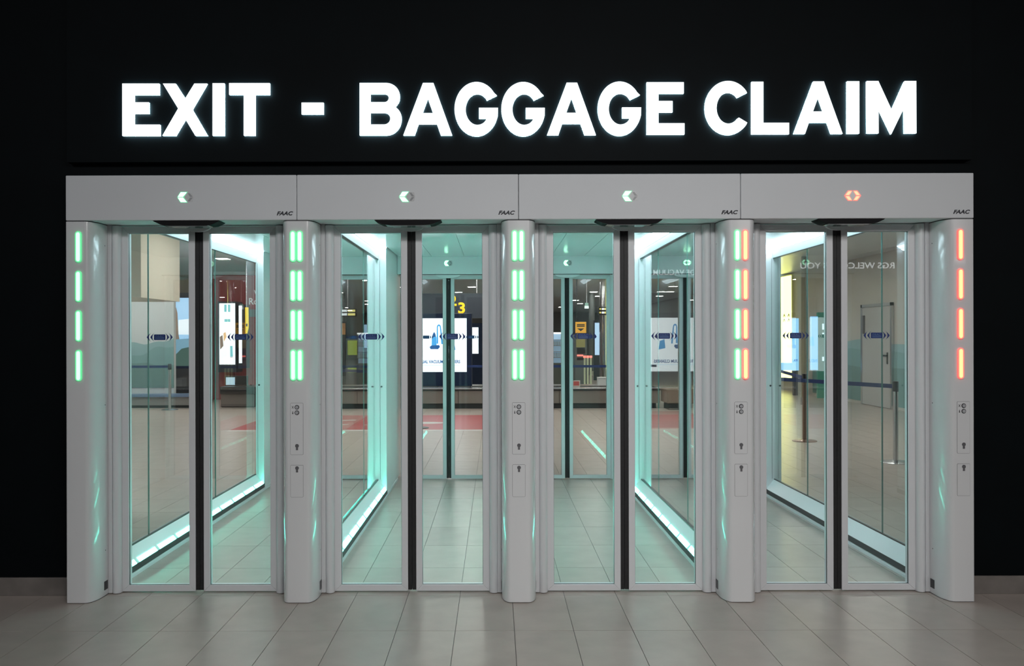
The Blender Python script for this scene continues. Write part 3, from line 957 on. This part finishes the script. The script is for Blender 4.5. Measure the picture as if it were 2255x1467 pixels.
panel('screen', glow('white poster'), 526, 673, 532.5, 800, 20.4 - .012, .011, e)
e = empty('yellow_banner', tuple(at(543, 735, 20.4)), 'narrow yellow banner sign with pointed foot on the red wall', 'sign')
x = [(539.5, 677), (546, 677), (546.5, 722), (543.5, 735), (540.5, 735)]
lo = [tuple(at(px, py, 20.4)[i] for i in (0, 2)) for px, py in x]
MB().plate(lo, 20.4 - D, 20.4 - D + .05).build('board', mat('yellow banner', (.85, .60, .03), .5, emit=(1.0, .72, .05), strength=.75), e)
picz(e, 'print', [(541.5, 713), (545, 713), (545, 719), (541.5, 719)], mat('dark lettering'), 20.39)
q = at(543, 677, 20.42)
obox('hanger', STEEL, (q.x - .01, q.x + .01, q.y - .01, q.y + .01, q.z, HC), e)

# counter in front of the red wall
e = empty('counter', tuple(at(525, 908, 18.6)), 'low dark counter with lit blue screen edge before the red wall', 'counter')
panel('body', mat('counter brown', (.16, .14, .13), .4), 486, 868, 560, 896, 18.6, .7, e, .01)
panel('plinth', mat('dark plinth'), 488, 896, 558, 911, 18.65, .6, e, down=True)
panel('worktop', DARK, 484, 852, 562, 868, 18.55, .8, e, .01)
panel('monitor', DARK, 496, 828, 545, 851, 18.9, .06, e)
panel('monitor_screen', glow('blue monitor', (.42, .72, .92), .7), 497.5, 831, 517, 848, 18.885, .012, e)

# column, trolley signs and machines seen through the middle corridors
COLM = mat('grey column cladding', (.20, .215, .215), .45, noise=.04, nscale=1.2)


def column(px0, px1, Z, label, m):
    a, b = at(px0, 800, Z), at(px1, 800, Z)
    r = (b.x - a.x) / 2; c = (a.x + b.x) / 2
    e = empty('hall_column', (c, Z - D, 0), label, 'column', 'round columns in the hall')
    MB().lathe([(r, .0), (r, HC)], 28, (c, Z - D, 0)).build('shaft', m, e, smooth=True)
    MB().lathe([(r + .02, .0), (r + .02, .16)], 28, (c, Z - D, 0)).build('base_ring', STEEL, e, smooth=True)


column(757, 799, 24, 'broad grey round column behind the carousel', COLM)
column(1320, 1338, 26, 'polished steel round column beside the trolley sign', mat('polished steel', (.75, .77, .80), .12, metal=1))
column(1297, 1310, 34, 'slim grey round column behind the trolley sign', COLM)
e = empty('arrow_sign', tuple(at(765, 695, 22.5)), 'hanging black sign with yellow and white arrow lines near the grey column', 'sign')
panel('board', DARK, 748, 680, 784, 697, 22.5, .12, e)
for yy in (682, 690):
    panel('text_line', glow('yellow sign line', (1.0, .82, .08), .85), 766, yy, 782, yy + 5, 22.49, .011, e)
    panel('text_line', glow('white sign line', (.9, .95, 1.0), .9), 750, yy, 764, yy + 5, 22.49, .011, e)
q = at(766, 680, 22.55)
obox('hanger', STEEL, (q.x - .01, q.x + .01, q.y - .01, q.y + .01, q.z, HC), e)
e = empty('vending_machine', tuple(at(776, 836, 21)), 'machine with yellow-green front panel before the grey column', 'machine')
panel('cabinet', mat('machine grey', (.14, .16, .16), .4), 762, 745, 790, 840, 21, .5, e, down=True)
panel('front_panel', mat('yellow green panel', (.38, .48, .09), .5, emit=(.5, .62, .1), strength=.3), 765.5, 750, 786, 782, 20.99, .012, e)
panel('front_panel', mat('yellow green panel'), 765.5, 810, 785, 821, 20.99, .012, e)
e = empty('orange_poster', tuple(at(756, 760, 23)), 'orange poster stand beside the grey column', 'poster')
panel('stand', DARK, 748, 708, 761.5, 842, 23, .1, e, down=True)
panel('sheet', mat('orange sheet', (.62, .28, .08), .5, emit=(.7, .3, .08), strength=.2), 750, 712, 760.5, 737, 22.99, .012, e)
e = empty('info_screen', tuple(at(806, 800, 28)), 'blue information screen behind the broad grey column', 'screen')
panel('cabinet', NAVD, 797, 712, 832, 842, 28, .15, e, down=True)
panel('screen', glow('blue screen', (.36, .62, .92), .8), 800, 715, 829, 766, 27.99, .012, e)

# brick-like light wall above
e = empty('brick_screen', tuple(at(783, 690, 35)), 'pale brick-patterned screen high up behind the grey column', 'screen wall')
panel('backing', mat('mortar grey', (.30, .29, .28), .7), 764, 655, 802, 690, 35, .1, e)
for px in (770, 796):
    q = at(px, 690, 35.05); obox('leg', STEEL, (q.x - .03, q.x + .03, q.y - .03, q.y + .03, 0, q.z), e)
BRK = mat('pale brick', (.62, .58, .55), .6, rnd=.08, noise=.04)
for r_ in range(9):
    for c_ in range(5):
        xa = 764.6 + c_ * 7.7 - (3.8 if r_ % 2 else 0); xb = xa + 7.0
        xa = max(xa, 764.3); xb = min(xb, 801.7)
        if xb - xa < 1: continue
        panel('brick', BRK, xa, 656 + r_ * 3.8, xb, 659 + r_ * 3.8, 34.97, .035, e)

e = empty('trolley_sign', tuple(at(1279, 733, 24)), 'orange hanging sign with two dark text lines and a down arrow', 'sign')
panel('board', mat('orange sign board', (.72, .38, .05), .5, emit=(.95, .48, .06), strength=.45), 1267.5, 709, 1291, 733.5, 24, .08, e)
x0, x1, z0, z1 = upright(1270.5, 714, 1287.5, 719.5, 24)
for yy in (714, 717.4):
    panel('text_line', mat('dark lettering'), 1270.5, yy, 1287.5, yy + 2.4, 23.99, .011, e)
picz(e, 'arrow', [(1271, 723.5), (1286.5, 723.5), (1279, 729.5)], mat('dark lettering'), 23.995)
q = at(1270, 709, 24.04)
obox('hanger', DARK, (q.x - .015, q.x + .015, q.y - .015, q.y + .015, q.z, HC), e)
e = empty('ticket_machine', tuple(at(1279, 842, 24)), 'grey ticket machine with yellow header under the orange sign', 'machine')
panel('cabinet', mat('machine grey'), 1266, 737, 1292, 846, 24.2, .5, e, .01, down=True)
panel('header', mat('dull yellow panel', (.42, .42, .16), .5), 1269, 746, 1288.5, 765, 24.18, .02, e)
panel('reader', DARK, 1270.5, 766, 1288.5, 779, 24.18, .02, e)
panel('slot', DARK, 1270.5, 788, 1286, 793, 24.18, .02, e)
panel('status_light', glow('red status', (1.0, .08, .05), 2.0), 1271, 781.5, 1284, 784.5, 24.17, .02, e)
for j in range(3):
    px = 1287.5 + j * 6.8
    e = empty('trolley_post', tuple(at(px, 838, 23.3)), 'thin lit post with red lamp on top beside the ticket machine', 'post', 'lit posts by the ticket machine')
    a = at(px, 838, 23.3)
    top = at(px, 788, 23.3).z
    obox('stem', mat('pale green stem', (.45, .50, .34), .4, emit=(.5, .55, .36), strength=.12), (a.x - .022, a.x + .022, a.y - .02, a.y + .02, 0, top), e)
    obox('lamp', glow('red status'), (a.x - .034, a.x + .034, a.y - .03, a.y + .03, top, top + .055), e)
e = empty('info_screen', tuple(at(1315, 842, 30)), 'tall pale blue screen column between ticket machine and steel column', 'screen')
panel('cabinet', NAVD, 1308, 706, 1322, 845, 30, .15, e, down=True)
panel('screen', glow('pale blue screen', (.45, .70, 1.0), .85), 1310, 711, 1320, 782, 29.99, .012, e)
e = empty('glass_showcase', tuple(at(1226, 842, 27)), 'lit glass showcase with pale blue goods behind the carousel', 'showcase')
panel('base', mat('machine grey'), 1205, 800, 1240, 846, 27, .6, e, down=True)
panel('back', mat('showcase back', (.30, .42, .55), .5, emit=(.35, .52, .72), strength=.4), 1206, 735, 1239, 800, 27.5, .05, e)
for j in range(4):
    panel('shelf', STEEL, 1206, 748 + j * 13, 1239, 749.2 + j * 13, 27.1, .4, e)
panel('lamp', glow('showcase lamp', (.95, .97, 1.0), 1.6), 1206, 732, 1239, 735.5, 27.1, .4, e)
for j in range(5):
    px = 1219 + j * 4.2
    panel('bottle', mat('pale blue goods', (.55, .68, .82), .2), px, 752, px + 2.4, 761.5, 27.2, .08, e)
    panel('bottle', mat('pale blue goods'), px + .8, 777, px + 3, 787.5, 27.2, .08, e)
e = empty('exit_sign', tuple(at(1292, 679, 25)), 'small green and white exit sign hanging from the hall ceiling', 'sign')
panel('board', glow('exit white', (.85, 1.0, .95), 1.0), 1287.5, 673.5, 1296.5, 679.5, 25, .05, e)
panel('pictogram', glow('exit green', (.25, .65, .50), .5), 1288.5, 667, 1295.5, 673, 25, .05, e)
q = at(1292, 667, 25.03)
obox('hanger', STEEL, (q.x - .008, q.x + .008, q.y - .008, q.y + .008, q.z, HC), e)
e = empty('arrow_sign', tuple(at(1335, 693, 24)), 'hanging black sign with yellow arrows near the steel column', 'sign')
panel('board', DARK, 1318, 676, 1362, 694, 24, .12, e)
for yy in (680.5, 688.5):
    c = at(1321.8, yy, 23.99); r = .028
    MB().plate([(c.x - r, c.z), (c.x, c.z - r), (c.x + r, c.z), (c.x, c.z + r)], 23.985 - D, 24 - D).build('arrow', glow('yellow sign line'), e)
    panel('text_line', glow('white sign line'), 1325, yy - 2.2, 1331, yy + 2.2, 23.99, .011, e)
    panel('text_line', glow('yellow sign line'), 1331.5, yy - 2.2, 1358, yy + 2.2, 23.99, .011, e)
q = at(1340, 676, 24.06)
obox('hanger', STEEL, (q.x - .01, q.x + .01, q.y - .01, q.y + .01, q.z, HC), e)

e = empty('notice_card', tuple(at(1269, 851, 18.4)), 'small red notice card in a pale frame on the carousel rim', 'notice')
panel('frame', mat('pale frame', (.55, .52, .48), .5), 1261, 838, 1277.5, 852.5, 18.35, .03, e)
panel('card', mat('red card', (.50, .09, .08), .5), 1263, 840, 1275.5, 849.5, 18.345, .006, e)
e = empty('carton', tuple(at(1327, 843, 19.3)), 'small white carton lying beyond the carousel belt', 'carton')
panel('box', mat('white carton', (.66, .68, .68), .5), 1318, 833, 1336, 851, 19.3, .3, e)
panel('lid', mat('white carton'), 1317.6, 831.6, 1336.4, 833, 19.29, .32, e)

# bench-like box beyond the brown-red graphic
e = empty('seat_block', tuple(at(1485, 900, 17.7)), 'brown box seat with dark plinth on the brown-red floor graphic', 'seat')
x0, x1, z0, z1 = upright(1469, 858, 1530, 889, 17.6)
obox('cushion', mat('tan brown panel', (.27, .20, .15), .5), (x0, x1, 17.6 - D, 18.3 - D, z0, z1), e, .02)
obox('plinth', mat('dark plinth'), (x0 + .05, x1 - .05, 17.65 - D, 18.2 - D, 0, z0), e)

# right side wall: yellow light box, door, mural, blue screens
YB = glow('yellow light box face', (1.0, .95, .26), 4.0)
def wally(px):                                # where a line of sight meets the side wall
    d = ray(px, 740); t = WRX / d[0]
    return t * d[1] - D
def wallz(px, py):
    d = ray(px, py); t = WRX / d[0]
    return H + t * d[2]
ya, yb = wally(1749), wally(1705)
e = empty('yellow_light_box', (WRX, (ya + yb) / 2, .3), 'tall bright yellow light box on the pale side wall', 'light box')
obox('cabinet', mat('pale yellow cabinet', (.72, .68, .30), .5), (WRX - .07, WRX - .002, ya, yb + .04, .30, 3.2), e)
fc = obox('face', YB, (WRX - .082, WRX - .07, ya, yb, .34, 3.17), e)
for j in range(4):
    y = ya + .12 + j * (yb - ya - .2) / 4
    for r_ in range(2):
        z = wallz(1735, 696 + r_ * 10)
        MB().loops([[(y, z), (y + .07, z + .07), (y + .14, z), (y + .14, z - .05), (y + .07, z + .02), (y, z - .05)]], lambda u, v, q: (q, u, v), WRX - .085, WRX - .082).build('chevron', mat('olive print', (.10, .11, .02), .6), fc)
# mural on the right wall
mw = empty('mountain_mural', (WRX - .005, (wally(2200) + wally(1790)) / 2, .06), 'teal mountain mural painted along the pale side wall', 'mural')
for j, (b_, am) in enumerate(((1.35, .16), (1.15, .18), (.85, .10))):
    pts = ridge(j + 11, wally(2200), wally(1790), b_, am, .06, 40)
    MB().loops([pts], lambda u, v, q: (q, u, v), WRX - .003 * (j + 1), WRX).build('mountain_ridge', TEAL[j], mw)
# service door
ya, yb = wally(1966), wally(1904)
dr = empty('door_1', (WRX, (ya + yb) / 2, 0), 'pale grey service door with lever handle in the mural wall', None, None, 'structure')
DOORM = mat('pale grey door', (.44, .44, .44), .4)
obox('leaf', DOORM, (WRX - .05, WRX - .012, ya, yb, .01, 2.12), dr, .004)
for b_ in ((ya - .07, ya, 0, 2.19), (yb, yb + .07, 0, 2.19), (ya - .07, yb + .07, 2.125, 2.19)):
    obox('door_frame', STEEL, (WRX - .06, WRX - .01, b_[0], b_[1], b_[2], b_[3]), dr)
obox('handle_plate', DARK, (WRX - .06, WRX - .05, ya + .10, ya + .16, .92, 1.16), dr)
obox('lever', DARK, (WRX - .09, WRX - .06, ya + .11, ya + .30, 1.08, 1.11), dr)
obox('door_closer', GREYPL, (WRX - .09, WRX - .05, yb - .14, yb - .05, 1.55, 1.95), dr)
# blue screens
BL = glow('blue white screen', (.62, .86, 1.0), 1.25)
BL2 = glow('cyan screen', (.22, .62, 1.0), 1.0)
Zs = 22.0
e = empty('flight_screen', tuple(at(1735, 850, Zs)), 'large blue-white screen in front of the yellow light box', 'screen')
panel('stand', GREYPL, 1748, 816, 1757, 852, Zs, .1, e, down=True)
sc = panel('screen', BL2, 1747, 701, 1759, 816, Zs, .1, e)
panel('lower_screen', BL2, 1695, 799, 1747, 816, Zs, .1, e)
x0, x1, z0, z1 = upright(1748, 791, 1757, 796, Zs)
text('caption', 'AIR', INK, sc, x0, x1, z0, z1, Zs - .004 - D, .003)
e = empty('flight_screen', tuple(at(1805, 850, 21)), 'green information board with pale blue edge beside the bronze post', 'screen')
panel('board', mat('green board', (.05, .16, .11), .5, emit=(.05, .17, .12), strength=.5), 1801, 688, 1824, 852, 21, .08, e, down=True)
panel('screen', BL2, 1787.5, 697, 1801, 815, 20.98, .1, e)
for j, (a_, b_) in enumerate(((713, 726), (733, 736), (786, 795))):
    panel('text_line', BL, 1811, a_, 1823, b_, 20.99, .011, e)
column(1765, 1777, 19.0, 'slim olive column between the two blue screens', mat('olive column', (.26, .25, .18), .5))

# ------------------------------------------------------------------ concourse wall behind the camera, with lit lettering
wr = obox('wall_rear', mat('dark grey concourse wall', (.05, .055, .06), .6), (-6.5, 6.5, -9.5, -9.35, 0, 5.2))
tag(wr, 'dark grey concourse wall facing the gates', None, None, 'structure')
TXT = glow('lit wall lettering', (.92, .97, 1.0), 7.0)
Yw = -9.35; Zv = (2 * (YD + .02) - Yw) + D           # distance of its mirror image in the door glass
for st_, pr, pl_, yt, yb_ in (('RGS WELCOMES YOU', 1969, 1762, 578, 592), ('OF VACUUM', 1532, 1438, 594, 606)):
    a, b = at(pl_, yb_, Zv), at(pr, yt, Zv)
    o = text('wall_lettering', st_, TXT, None, a.x, b.x, a.z, b.z, Yw, .01, mirror=True, offset=.01, toward=1)
    tag(settle(o), 'lit white words %s on the concourse wall, mirrored in the doors' % st_, 'lettering')
